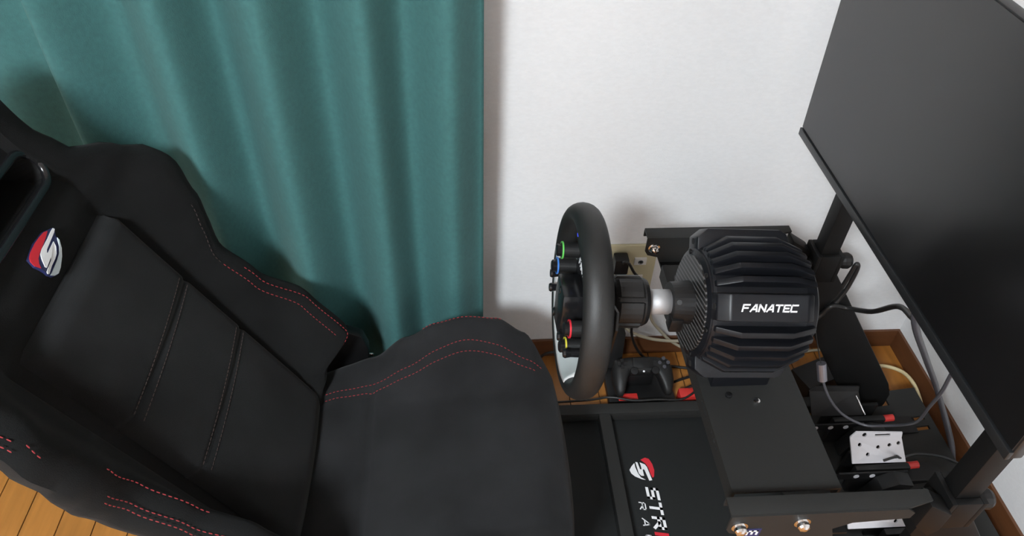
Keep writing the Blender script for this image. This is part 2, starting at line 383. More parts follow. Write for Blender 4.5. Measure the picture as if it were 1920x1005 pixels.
lin.done('harness_slot_liner', M['plastic_soft'], seat, smooth=False)

# raised centre panel of the backrest, with two seam grooves
def pan_w(v): return .147 + .010 * sstep((.5 - v) / .5)
def pan_d(uu, v):
    e = max(abs(uu), 0); edge = sstep((1 - e) / .07); top = sstep((.556 - v) / .014); bot = sstep((v + .03) / .06)
    d = -.012 + .024 * edge * top * bot + .007 * (1 - e * e)
    for sv in (.392, .252): d -= .0045 * math.exp(-((v - sv) / .005) ** 2)
    return d
rows = []
vs_ = sorted(set([-.03 + i * .588 / 60 for i in range(61)] + [s + k * .003 for s in (.392, .252) for k in (-2, -1, 0, 1, 2)] + [.5535, .5562]))
us_ = [-1 + 2 * i / 36 for i in range(37)]
PU = .016
for v in vs_: rows.append([bp(PU + uu * pan_w(v), v, pan_d(uu, v)) for uu in us_])
rows = [[bp(PU + uu * pan_w(v), v, -.03) for uu in us_] for v in vs_[:1]] + rows + [[bp(PU + uu * pan_w(vs_[-1]), vs_[-1], -.03) for uu in us_]]
B().grid(rows).done('backrest_panel', M['suede_panel'], seat, smooth=True)
for sv in (.392, .252):
    for dv in (-.009, .009):
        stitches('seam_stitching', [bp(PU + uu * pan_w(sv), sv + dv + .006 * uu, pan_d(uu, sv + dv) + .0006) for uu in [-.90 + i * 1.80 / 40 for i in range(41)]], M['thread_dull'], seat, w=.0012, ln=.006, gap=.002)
# wing stitching: a pair of rows that follows the bolsters
def wing(side, off, v0, v1, m, dup=.0010):
    pts = []
    for i in range(60):
        v = v0 + (v1 - v0) * i / 59
        w = lerp(WT, v); D = lerp(DT, v); c = lerp(CT, v); us = min(.166, w * .66); uc = w - .040
        u = uc - off
        t = (u - us) / (uc - us)
        if t <= 1: d = c + .010 + (D - c - .010) * sstep(t)
        else: d = D - .0015 * (u - uc) / .022
        pts.append(bp(side * u, v, d + dup + .001))
    return stitches('wing_stitching', pts, m, seat)
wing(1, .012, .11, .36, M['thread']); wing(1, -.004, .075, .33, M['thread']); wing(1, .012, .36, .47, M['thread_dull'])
wing(-1, .004, .27, .44, M['thread']); wing(-1, -.024, .24, .42, M['thread']); wing(-1, -.033, .24, .42, M['thread']); wing(-1, -.020, .56, .62, M['thread']); wing(-1, -.030, .555, .61, M['thread']); wing(-1, -.014, .525, .552, M['thread'])
# badge: printed shield between slot and panel
BADGE = {'navy': [(0.0284, 0.6173), (0.036, 0.614), (0.0405, 0.6112), (0.0397, 0.6087), (0.0305, 0.6029), (0.0315, 0.6005), (0.0238, 0.5876), (0.0013, 0.5724), (-0.01, 0.5705), (-0.0199, 0.5758), (-0.0258, 0.584), (-0.0289, 0.5961), (-0.0324, 0.605), (-0.0296, 0.6172), (-0.0026, 0.6218), (0.0226, 0.62)],
         'red': [(0.0285, 0.616), (0.0225, 0.6192), (0.0104, 0.6208), (-0.0037, 0.6212), (-0.0189, 0.6197), (-0.0281, 0.6173), (-0.0311, 0.6136), (-0.0324, 0.6064), (-0.0287, 0.5982), (-0.0248, 0.6035), (-0.0187, 0.6075), (-0.0094, 0.61), (0.0042, 0.6116), (0.0178, 0.6135)],
         'white': [(0.0382, 0.6122), (0.0392, 0.6095), (0.0334, 0.6078), (0.002, 0.6044), (-0.0026, 0.6022), (-0.0007, 0.601), (0.0205, 0.6023), (0.0163, 0.596), (0.0083, 0.5901), (0.0002, 0.5879), (-0.0125, 0.5871), (-0.0245, 0.584), (-0.0269, 0.5863), (-0.0257, 0.5889), (-0.0188, 0.5902), (-0.0056, 0.5922), (-0.0029, 0.5941), (-0.006, 0.5943), (-0.0214, 0.5921), (-0.0225, 0.5945), (-0.0163, 0.6033), (-0.0111, 0.6082), (-0.0029, 0.6102), (0.018, 0.6108), (0.0316, 0.6121)],
         'pale_blue': [(0.0302, 0.6006), (0.0296, 0.5968), (0.0228, 0.5878), (0.0145, 0.5802), (0.001, 0.5728), (-0.0082, 0.5709), (-0.0167, 0.5746), (-0.0237, 0.581), (-0.0158, 0.5817), (0.0038, 0.5841), (0.0147, 0.5871), (0.0209, 0.5914)]}
bq = None
for kk, lift in (('navy', .0045), ('red', .0052), ('white', .0056), ('pale_blue', .0056)):
    o_ = B().prism(BADGE[kk], lambda a, b, t: bp(a + .018, b, lerp(CT, b) + t), lift - .010 if kk == 'navy' else lift - .0012, lift).done('badge' if kk == 'navy' else 'badge_mark', M[kk], bq or seat)
    if bq is None: bq = o_; bq['label'] = 'red, white and navy shield badge'

# cushion: a height field with side bolsters
CX0, CX1 = -.325, .186
def cz(X, w):
    base = lerp([(-.34, .262), (-.25, .292), (-.1, .312), (.05, .334), (.13, .338), (.17, .326), (.19, .30)], X)
    h = lerp([(-.34, .0), (-.28, .004), (-.19, .030), (-.12, .078), (-.06, .112), (-.01, .118), (.06, .104), (.12, .066), (.17, .03), (.19, .01)], X)
    b = sstep((w - .125) / .115)
    rnd = -.030 * sstep((w - .222) / .028)
    z = base + h * b + rnd
    z -= .010 * math.exp(-((X + .190) / .007) ** 2) * (1 - sstep((w - .15) / .03))      # cross seam
    z -= .004 * math.exp(-((w - .158) / .005) ** 2) * (1 if X < -.05 else max(0, 1 - (X + .05) / .1))
    z += .0035 * math.sin(X * 23 + w * 9) * math.sin(w * 14 + 1.0 + X * 6) * (1 - b)
    return z
def fx(w): return CX1 - .004 - .020 * (w / .2) ** 2 - .045 * sstep((w - .17) / .08)       # rounded front corners in plan
CY = SY - .025
def cpt(s, t):
    w = abs(t); X = CX0 + s * (fx(w) - CX0); return Vector((X, CY + t * (1.10 - .10 * sstep((X - .06) / .13) * sstep(w / .25)), cz(X, w)))
ts = [-.25 + .5 * i / 70 for i in range(71)]
ss = [i / 70 for i in range(71)]
rows = []
for s in ss:
    r = [cpt(s, t) for t in ts]
    a, b = r[0], r[-1]
    r = [Vector((a.x, a.y + .004, .20)), Vector((a.x, a.y - .002, a.z - .035))] + r + [Vector((b.x, b.y + .002, b.z - .035)), Vector((b.x, b.y - .004, .20))]
    rows.append(r)
def shift(r, dx, dz, zmin=None):
    return [Vector((p.x + dx, p.y, (min(p.z, zmin) if zmin else p.z) + dz)) for p in r]
rows = rows + [shift(rows[-1], .006, -.012), shift(rows[-1], .006, -.05), [Vector((p.x - .004, p.y, .20)) for p in rows[-1]]]
rows = [[Vector((p.x, p.y, .20)) for p in rows[0]]] + rows
B().grid(rows).add([(CX0, SY - .244, .2), (.17, SY - .21, .2), (.17, SY + .21, .2), (CX0, SY + .244, .2)], [(0, 1, 2, 3)]).done('cushion', M['suede_panel_lit'], seat, smooth=True)
def cush_stitch(wf, x0, x1, m, n=70):
    return stitches('cushion_stitching', [Vector((x, CY + sg * 1.10 * wf(x) * (1 - .10 / 1.10 * sstep((x - .06) / .13) * sstep(wf(x) / .25)), cz(x, wf(x)) + .0012)) for x in [x0 + (x1 - x0) * i / n for i in range(n + 1)]], m, seat)
for sg in (1, -1):
    cush_stitch(lambda x: .170 + .027 * math.exp(-(x / .13) ** 2), -.285, .150, M['thread'])
    cush_stitch(lambda x: .158 + .027 * math.exp(-(x / .13) ** 2), -.285, .138, M['thread'])
    cush_stitch(lambda x: .228, -.085, .075, M['thread'])
# recliner side mount, lever, slide rails and side brackets under the cushion
for sg in (1, -1):
    b_ = B().prism([(-.40, .20), (-.215, .18), (-.205, .31), (-.215, .345), (-.245, .362), (-.28, .35), (-.36, .30)], lambda a, b, t: (a, SY + sg * t, b), .262, .288)
    rb = b_.done('recliner_cover', M['plastic'], seat, bevel=.006)
    B().tube([(-.275, SY + sg * .293, .262), (-.235, SY + sg * .293, .258), (-.202, SY + sg * .293, .2555)], .0038, 10).done('recliner_bar', M['chrome'], rb, smooth=True)
    B().lohi((-.30, SY + sg * .19 - .02, .075), (.14, SY + sg * .19 + .02, .205)).done('side_bracket', M['steel_dark'], seat, bevel=.002)
    B().lohi((-.40, SY + sg * .19 - .018, .040), (.20, SY + sg * .19 + .018, .0752)).done('slide_rail', M['steel_dark'], seat, bevel=.002)

# ------------------------------------------------------------------ cockpit frame
rig = thing('cockpit_frame', 'black powder-coated steel sim racing frame carrying wheel base and screen', 'sim rig frame', (0.3, SY, 0))
def sq(b, p0, p1, w, h, upv=(0, 0, 1)):
    """rectangular tube from p0 to p1"""
    p0 = Vector(p0); p1 = Vector(p1); d = (p1 - p0).normalized(); a = d.cross(Vector(upv)).normalized(); c = a.cross(d)
    vs = [p + a * (sx * w / 2) + c * (sy * h / 2) for p in (p0, p1) for sx, sy in ((-1, -1), (1, -1), (1, 1), (-1, 1))]
    return b.add(vs, [(0, 1, 2, 3), (7, 6, 5, 4), (0, 4, 5, 1), (1, 5, 6, 2), (2, 6, 7, 3), (3, 7, 4, 0)])
YR = .283
for sg in (1, -1):
    yy = SY + sg * YR
    sq(B(), (-.48, yy, .025), (1.03, yy, .025), .030, .030).done('side_rail', M['steel'], rig, bevel=.003)
for xc_ in (-.38, .06, .331):
    sq(B(), (xc_, SY - YR + .015, .025), (xc_, SY + YR - .015, .025), .029, .030).done('cross_bar', M['steel'], rig, bevel=.003)
for xx in (-.44, 1.0):
    for sg in (1, -1): B().lathe([(0, .018), (.010, .015)], (xx, SY + sg * YR, 0), (0, 0, 1), 20).done('foot', M['plastic'], rig, smooth=False)
# side plates: folded sheet metal with a flange along the top
def side_plate(sg):
    """sheet steel leg whose face looks to the near side; the flange along its top runs away from the viewer's side"""
    y0 = SY + .277 if sg > 0 else SY - .2975
    poly = [(.352, .590), (.352, .556), (.358, .546), (.379, .540), (.494, .271), (.592, .0405), (.70, .0405), (.645, .17), (.592, .300), (.506, .545), (.530, .560), (.610, .566), (.612, .580), (.60, .590)]
    o1 = B().prism(poly, lambda a, b, t: (a, y0 + t, b), 0, .003).done('side_plate', M['steel'], rig)
    B().prism([(.352, .003), (.352, .030), (.640, .030), (.640, .012), (.605, .003)], lambda a, b, t: (a, y0 + b, t), .586, .5905).done('top_flange', M['steel'], o1, bevel=.0012)
    B().prism([(y0 + .027, .586), (y0 + .027, .572), (y0 + .030, .572), (y0 + .030, .586)], lambda a, b, t: (t, a, b), .352, .63).done('flange_lip', M['steel'], o1)
    for bx, bz in ((.368, .565), (.455, .569)):
        B().lathe([(0, .0115), (.002, .0115), (.0025, .0085), (.008, .0085), (.011, .007), (.013, .003), (.0133, .0002)], (bx, y0, bz), (0, -1, 0), 20).done('bolt', M['chrome'], o1, smooth=False)
    return o1
spf = side_plate(1); spn = side_plate(-1)
# sticker on the outer face of the near plate
st_ = B().lohi((.378, SY - .2983, .500), (.402, SY - .2974, .556)).done('sticker', M['navy'], spn)
st_['label'] = 'navy sticker with white letters'
lettering('E', lambda a, b, t: (.383 + b, SY - .2984 - t, .551 - a), .014, .010, .02, .0030).done('sticker_letter', M['white'], spn)
lettering('G', lambda a, b, t: (.383 + b, SY - .2984 - t, .534 - a), .014, .010, .02, .0030).done('sticker_letter', M['white'], spn)
# diagonal front legs, posts and their sleeves
for sg in (1, -1):
    yl = SY + sg * .258
    lg = B().prism([(.665, .545), (.71, .555), (.985, .155), (1.003, .115), (1.004, .075), (.985, .045), (.955, .040), (.93, .052), (.905, .085), (.66, .47)], lambda a, b, t: (a, yl + t, b), -.018, .018)
    lg.done('diagonal_leg', M['steel_dark'], rig, bevel=.004)
    sq(B(), (.704, yl, .30), (.704, yl, 1.02), .032, .035, (1, 0, 0)).done('screen_post', M['steel_dark'], rig, bevel=.002)
    slv = B()
    for (x0, x1, y0, y1) in ((.677, .685, -.027, .027), (.7225, .7305, -.027, .027), (.685, .7225, -.027, -.0165), (.685, .7225, .0165, .027)):
        slv.lohi((x0, yl + y0, .505), (x1, yl + y1, .572))
    sv = slv.done('post_sleeve', M['steel_dark'], rig, bevel=.0015)
    kb = B().lathe([(0, .006), (.010, .006), (.010, .014), (.016, .016), (.026, .0165), (.032, .013)], (.7305, yl, .538), (1, 0, 0), 14)
    kb.done('clamp_knob', M['plastic'], sv, smooth=False)
    # forked bracket that joins the sleeve to the top of the side plate
    br = B().prism([(.635, .588), (.677, .560), (.677, .515), (.665, .50), (.635, .53)], lambda a, b, t: (a, SY + sg * t, b), .262, .2935)
    br.done('sleeve_bracket', M['steel_dark'], rig, bevel=.003)
sq(B(), (.704, SY - .2415, .96), (.704, SY + .2415, .96), .03, .03).done('screen_crossbar', M['steel_dark'], rig, bevel=.002)
B().lohi((.668, SY - .07, .90), (.6885, SY + .07, 1.02)).done('screen_bracket', M['steel_dark'], rig, bevel=.002)
# wheel deck
ZD = .553
dk = B().lohi((.378, SY - .2405, ZD - .004), (.540, SY + .2405, ZD)).done('wheel_deck', M['steel'], rig)
fl_ = B().lohi((.378, SY - .2405, ZD - .032), (.382, SY + .2405, ZD - .004)).done('deck_flange', M['steel'], dk)
B().lohi((.536, SY - .2405, ZD - .028), (.540, SY + .2405, ZD - .004)).done('deck_flange', M['steel'], dk)
for sg in (1, -1):
    B().lohi((.385, SY + sg * .2405 if sg > 0 else SY - .2945, ZD - .030), (.535, SY + .2945 if sg > 0 else SY - .2405, ZD - .026)).done('deck_tab', M['steel_dark'], dk)
    for bx in (.395, .505):
        B().lathe([(0, .0045), (.003, .0045), (.004, .002)], (bx, SY + sg * .262, ZD - .026), (0, 0, 1), 12).done('bolt', M['chrome'], dk)
for bx, by, m_ in ((.462, SY - .083, 'chrome'), (.420, SY - .070, 'plastic')):
    B().lathe([(0, .0055), (.003, .0055), (.004, .003)], (bx, by, ZD), (0, 0, 1), 12).done('bolt', M[m_], dk)
hl = [B().lohi((.370, y_, ZD - .013), (.388, y_ + l_, ZD - .006)).done('cutter', M['deep']) for y_, l_ in ((SY - .135, .006), (SY - .150, .006), (SY - .164, .006), (SY - .10, .03))]
cut(fl_, hl)

# ------------------------------------------------------------------ wheel base (motor)
TIL = math.radians(3.2)
WC = Vector((.173, SY, .709))
AX = Matrix.Rotation(TIL, 3, 'Y')        # local x = shaft, runs slightly downhill
mb = thing('wheel_base', 'black finned direct drive motor bolted on the deck plate', 'wheel base', WC + AX @ Vector((.26, 0, 0)), AX)
X0 = -.26       # shaft coordinates of the wheel centre in this frame
def mx(xw): return xw - .173 - .26
b_ = B().lathe([(mx(.351), .060), (mx(.351), .084), (mx(.355), .087), (mx(.490), .087), (mx(.508), .082), (mx(.515), .072), (mx(.515), .05)], (0, 0, 0), (1, 0, 0), 64)
b_.done('motor_housing', M['anod'], mb, smooth=False, local=True)
def ang(th, rr, xx, w=0):
    return Vector((xx, -math.sin(th) * rr + math.cos(th) * w, math.cos(th) * rr + math.sin(th) * w))
R_ = .1135
RID = [math.radians(48 + 90 * i) for i in range(4)]
fin_me = None
for i, th in enumerate(RID):
    # corner ridge
    b_ = B()
    pr_ = [(mx(.348), .080), (mx(.348), .1005), (mx(.364), R_), (mx(.478), R_), (mx(.489), .107), (mx(.495), .080)]
    hw = .0195
    n = len(pr_)
    vs = []
    for sgn, hwf in ((-1, 1), (1, 1)):
        vs += [ang(th, r_, x_, sgn * hw) for x_, r_ in pr_]
    b_.add(vs, [tuple(range(n))[::-1], tuple(range(n, 2 * n))] + [(k_, (k_ + 1) % n, (k_ + 1) % n + n, k_ + n) for k_ in range(n)])
    rg = b_.done('corner_ridge', M['anod'], mb, local=True, bevel=.003)
    hb = ang(th, .094, mx(.348)); B().lathe([(-.0006, .0046), (.0004, .0046)], hb, (1, 0, 0), 16).done('bolt_hole', M['deep'], rg, local=True)
    # fins between the ridges
    for j in range(1, 6):
        a = th + math.radians(45) + math.radians(11.6) * (j - 3)
        pf = [(mx(.352), .080), (mx(.354), .0905), (mx(.386), .1085), (mx(.463), .1085), (mx(.505), .0905), (mx(.505), .080)]
        vs = []; n = len(pf); tk = .0046
        for sgn in (-1, 1): vs += [ang(a, r_, x_, sgn * tk) for x_, r_ in pf]
        B().add(vs, [tuple(range(n))[::-1], tuple(range(n, 2 * n))] + [(k_, (k_ + 1) % n, (k_ + 1) % n + n, k_ + n) for k_ in range(n)]).done('cooling_fin', M['anod_fin'], mb, local=True, bevel=.0016, bseg=2)
th = RID[0]
def ridge_pt(a, b, t): return ang(th, R_ + t, mx(.380) + a, -.0044 + b)
lettering('FANATEC', ridge_pt, .0088, .0086, .0119, .0023, shear=.25).done('lettering', M['white'], mb, local=True)
B().lathe([(mx(.345), .074), (mx(.348), .083), (mx(.353), .083)], (0, 0, 0), (1, 0, 0), 56).done('front_rim', M['anod'], mb, local=True)
B().lathe([(mx(.3425), .03), (mx(.3425), .0735), (mx(.345), .0735)], (0, 0, 0), (1, 0, 0), 56).done('carbon_disc', M['carbon'], mb, local=True)
for k_ in range(6):
    a = math.radians(60 * k_ + 15)
    B().lathe([(0, .004), (-.0025, .004), (-.003, .002)], ang(a, .0785, mx(.3465)), (1, 0, 0), 12).done('screw', M['plastic'], mb, local=True)
# clamp collar and shaft
cb = B().lathe([(mx(.312), .020), (mx(.312), .031), (mx(.343), .034), (mx(.343), .03)], (0, 0, 0), (1, 0, 0), 32)
cl_ = cb.done('shaft_collar', M['plastic'], mb, local=True)
B().box((mx(.320), -.024, -.018), (.02, .022, .026)).done('collar_lug', M['plastic'], cl_, local=True, bevel=.003)
B().lathe([(0, .004), (.003, .004), (.003, .0025)], (mx(.318), -.0225, .0222), (-.2, -.6, .6), 12).done('screw', M['plastic_soft'], cl_, local=True)
B().lathe([(mx(.277), .0195), (mx(.314), .0195)], (0, 0, 0), (1, 0, 0), 40).done('shaft', M['alu'], mb, local=True, smooth=False)
for k_ in bpy.data.objects:
    if k_.name.startswith('shaft') and k_.type == 'MESH' and k_.name == 'shaft':
        for p in k_.data.polygons: p.use_smooth = len(p.vertices) == 4
# mounting foot between motor and deck
fo = B().lohi((.395, SY - .052, ZD), (.49, SY + .052, .612)); fo.done('mounting_foot', M['anod'], mb, bevel=.003)

# ------------------------------------------------------------------ steering wheel with its quick release
sw = thing('steering_wheel', 'round black sim racing wheel with coloured button rings and silver spokes', 'steering wheel', WC, AX)
rows = []
for k_ in range(96):
    a = 2 * math.pi * k_ / 96; r = []
    for q in range(20):
        t = 2 * math.pi * q / 20
        rr = .132 + .0165 * math.cos(t) * (1.0 if math.cos(t) > 0 else .92); xx = .0215 * math.sin(t)
        r.append((xx, rr * math.cos(a), rr * math.sin(a)))
    rows.append(r)
rows.append(rows[0])
B().grid(rows, closed_u=True).done('rim', M['leather'], sw, smooth=True, local=True)
ROT = math.radians(-8)
def wl(y, z, x): # wheel face coordinates, turned a little
    c, s = math.cos(ROT), math.sin(ROT); return Vector((x, y * c + z * s, -y * s + z * c)) if False else Vector((x, y * c - z * s, y * s + z * c))
def wprism(poly, x0, x1): return B().prism(poly, lambda a, b, t: wl(a, b, t), x0, x1)
# silver spoke plate: hub disc and three spokes
def arc(r, a0, a1, n): return [(r * math.cos(math.radians(a0 + (a1 - a0) * i / n)), r * math.sin(math.radians(a0 + (a1 - a0) * i / n))) for i in range(n + 1)]
def dish(a0, a1, prof):
    rows = []
    for i in range(33):
        a = math.radians(a0 + (a1 - a0) * i / 32)
        rows.append([wl(r_ * math.cos(a), r_ * math.sin(a), x_) for r_, x_ in prof])
    return B().grid(rows, closed_u=True, capends=True).done('spoke_plate', M['polished'], sw, local=True, smooth=True)
DP = ((.1262, -.0200), (.1215, -.0185), (.1170, -.0135), (.1130, -.0055), (.1085, .002), (.101, .0075), (.090, .0105), (.055, .012), (.055, .015), (.120, .015), (.1255, -.012))
dish(-120, 6, DP); dish(156, 200, DP[3:-1])
hub_poly = [(-.070, .052), (-.055, .074), (.055, .074), (.070, .052), (.072, -.02), (.05, -.055), (-.05, -.055), (-.072, -.02)]
wprism(hub_poly, .002, .030).done('button_panel', M['plastic'], sw, local=True, bevel=.004)
wprism([(-.045, .041), (-.038, .070), (.038, .070), (.045, .041)], -.001, .0025).done('upper_cover', M['plastic'], sw, local=True, bevel=.003)
wprism([(-.030, .03), (.030, .03), (.036, 0), (.026, -.05), (-.026, -.05), (-.036, 0)], -.032, .0025).done('centre_block', M['gloss'], sw, local=True, bevel=.005)
lettering('FANATEC', lambda a, b, t: wl(.0345 - a, .046 + b, -.0012 - t), .0105, .0068, .0098, .0022, shear=.25).done('lettering', M['white'], sw, local=True)
for (y_, z_, m_) in ((.050, .058, 'green'), (.072, .014, 'blue'), (-.074, .006, 'red'), (-.063, -.036, 'yellow')):
    bt = B().lathe([(.003, .0120), (-.026, .0120), (-.028, .011)], wl(y_, z_, 0), (1, 0, 0), 24).done('button', M['plastic_soft'], sw, local=True)
    B().lathe([(-.0255, .0118), (-.0255, .0136), (-.0278, .0136), (-.0278, .0118)], wl(y_, z_, 0), (1, 0, 0), 28, closed=True).done('button_ring', M[m_], bt, local=True)
    B().lathe([(-.026, .0095), (-.034, .0095), (-.036, .007), (-.0364, .001)], wl(y_, z_, 0), (1, 0, 0), 20).done('button_cap', M['gloss'], bt, local=True)
for (y_, z_) in ((.088, -.012), (.030, -.045), (-.030, -.045), (.082, -.036), (-.085, -.03), (0, .02)):
    B().lathe([(.006, .007), (-.022, .006), (-.030, .0075), (-.033, .006), (-.0335, .001)], wl(y_, z_, 0), (1, 0, 0), 16).done('toggle_knob', M['gloss'], sw, local=True)
for (y_, z_) in ((.045, -.066), (.010, -.068), (.062, -.075)):
    B().box(wl(y_, z_, -.008), (.030, .014, .016)).done('rocker_switch', M['plastic'], sw, local=True, bevel=.003)
B().box(wl(.012, .0885, .000), (.016, .07, .020)).done('rev_light_bar', M['plastic'], sw, local=True, bevel=.002)
for k_ in range(5): B().box(wl(-.012 + k_ * .012, .0955, -.0085), (.002, .006, .004)).done('rev_light', M['led'] if k_ == 4 else M['plastic_soft'], sw, local=True)
# paddles behind
for sg in (1, -1):
    B().prism([(.030 * sg, .03), (.085 * sg, .045), (.095 * sg, .02), (.085 * sg, -.03), (.030 * sg, -.03)], lambda a, b, t: wl(a, b, t), .034, .038).done('shift_paddle', M['plastic'], sw, local=True, bevel=.001)
# hub and quick release
def wx(xw): return xw - .173
B().lathe([(.020, .03), (.020, .038), (.03, .034), (wx(.222), .030), (wx(.222), .02)], (0, 0, 0), (1, 0, 0), 36).done('hub', M['plastic'], sw, local=True, smooth=False)
qr = B().lathe([(wx(.222), .028), (wx(.222), .0345), (wx(.227), .0375), (wx(.268), .0375), (wx(.274), .0345), (wx(.276), .028)], (0, 0, 0), (1, 0, 0), 40).done('quick_release', M['plastic'], sw, local=True)
for k_ in range(6):
    a = math.radians(60 * k_ + 12)
    b_ = B(); rows = []
    for x_ in (wx(.224), wx(.228), wx(.262), wx(.266)):
        rr = .0405 if x_ in (wx(.228), wx(.262)) else .037
        rows.append([ang(a + math.radians(w_), rr if abs(w_) < 24 else .037, x_) for w_ in (-26, -23, -12, 0, 12, 23, 26)])
    b_.grid(rows).done('grip_pad', M['plastic_soft'], qr, local=True, smooth=False)

# ------------------------------------------------------------------ screen
TL = math.radians(-2.2)
scr_rot = Matrix.Rotation(TL, 3, 'Y')
mon = thing('monitor', 'wide flat black monitor with its screen off facing the seat', 'monitor', (.630, .785, .765), scr_rot)
W_, H_ = .348, .402
B().lohi((.0015, -W_, 0), (.018, W_, H_)).done('casing', M['bezel'], mon, local=True, bevel=.002)
B().lohi((-.0005, -W_ + .002, .016), (.002, W_ - .002, H_ - .002)).done('screen', M['screen'], mon, local=True)
B().lohi((-.0035, -W_, -.001), (.003, W_, .0135)).done('chin', M['bezel'], mon, local=True, bevel=.0012)
B().lohi((.018, -.20, .06), (.0335, .20, .33)).done('rear_housing', M['plastic'], mon, local=True, bevel=.006)
B().lathe([(0, .006), (.001, .006)], (.006, -.05, -.0015), (0, 0, 1), 12).done('power_button', M['plastic_soft'], mon, local=True)

# ------------------------------------------------------------------ black mat with print, on the floor inside the frame
fm = B().lohi((.085, SY - .290, 0.0), (.80, SY + .290, .0099)).done('floor_mat', M['mat'], bevel=.002)
ORG['floor_mat'] = Matrix()
tag(fm, 'black floor mat with red and white shield and lettering, inside the frame', 'mat')
MARK = {'red': [(0.4014, 0.9239), (0.4128, 0.9293), (0.4214, 0.9254), (0.4267, 0.9112), (0.4281, 0.895), (0.4243, 0.8792), (0.4206, 0.876), (0.4181, 0.884), (0.4157, 0.9024), (0.4116, 0.913)],
        'white': [(0.3709, 0.8987), (0.3779, 0.9087), (0.3853, 0.9158), (0.3854, 0.9049), (0.3889, 0.8888), (0.3936, 0.8784), (0.4034, 0.8716), (0.3957, 0.8733), (0.3809, 0.8812), (0.3733, 0.8895)],
        'white_s': [(0.388, 0.9187), (0.3929, 0.9173), (0.3956, 0.8992), (0.3995, 0.8985), (0.3991, 0.9101), (0.398, 0.9171), (0.4092, 0.9112), (0.4129, 0.9037), (0.4183, 0.8701), (0.4114, 0.869), (0.4059, 0.8964), (0.404, 0.8995), (0.4014, 0.8973), (0.4018, 0.8821), (0.3958, 0.8823), (0.3909, 0.8887)]}
for kk, pp in MARK.items():
    B().prism(pp, lambda a, b, t: (a, b, t), .0098, .0105).done('shield_mark', M[kk.split('_')[0]], fm)
mt = lambda a, b, t: (.4015 + b, .850 - a, .0101 + t)
lettering('STRIKER', mt, .0225, .0235, .0355, .0062, shear=.18, skip=(3,)).done('lettering', M['white'], fm)
lettering('STRIKER', mt, .0225, .0235, .0355, .0075, shear=.18, only=(3,)).done('lettering', M['red'], fm)
lettering('RACING', lambda a, b, t: (.3775 + b, .8165 - a, .0101 + t), .0125, .0160, .0385, .0024, shear=.18).done('lettering', M['white'], fm)

# ------------------------------------------------------------------ pedals
pd = thing('pedal_set', 'set of three metal pedals on a sloping dark base plate', 'pedals', (.93, SY, 0))
SL = math.radians(9.5)
def pz(x): return .030 + (x - .72) * math.tan(SL)
bpv = B().prism([(.70, -.232), (1.010, -.232), (1.010, -.262), (1.085, -.262), (1.085, .272), (1.010, .272), (1.010, .232), (.70, .232)], lambda a, b, t: (a, SY + b, pz(a) + t), 0, .006)
bpo = bpv.done('base_plate', M['steel'], pd)
cs = [B().box((xc_, yc_, pz(xc_)), (.07, .011, .06)).done('cutter', M['deep']) for xc_ in (1.035,) for yc_ in (.955, .928, .80, .773, .645, .618)]
cut(bpo, cs)
for sg in (1, -1): B().lohi((.90, SY + sg * .215 - .012, 0), (1.07, SY + sg * .215 + .012, .0585)).done('support', M['steel_dark'], pd)
B().lohi((.74, SY - .22, 0.0100), (.76, SY + .22, .0330)).done('front_support', M['steel_dark'], pd)
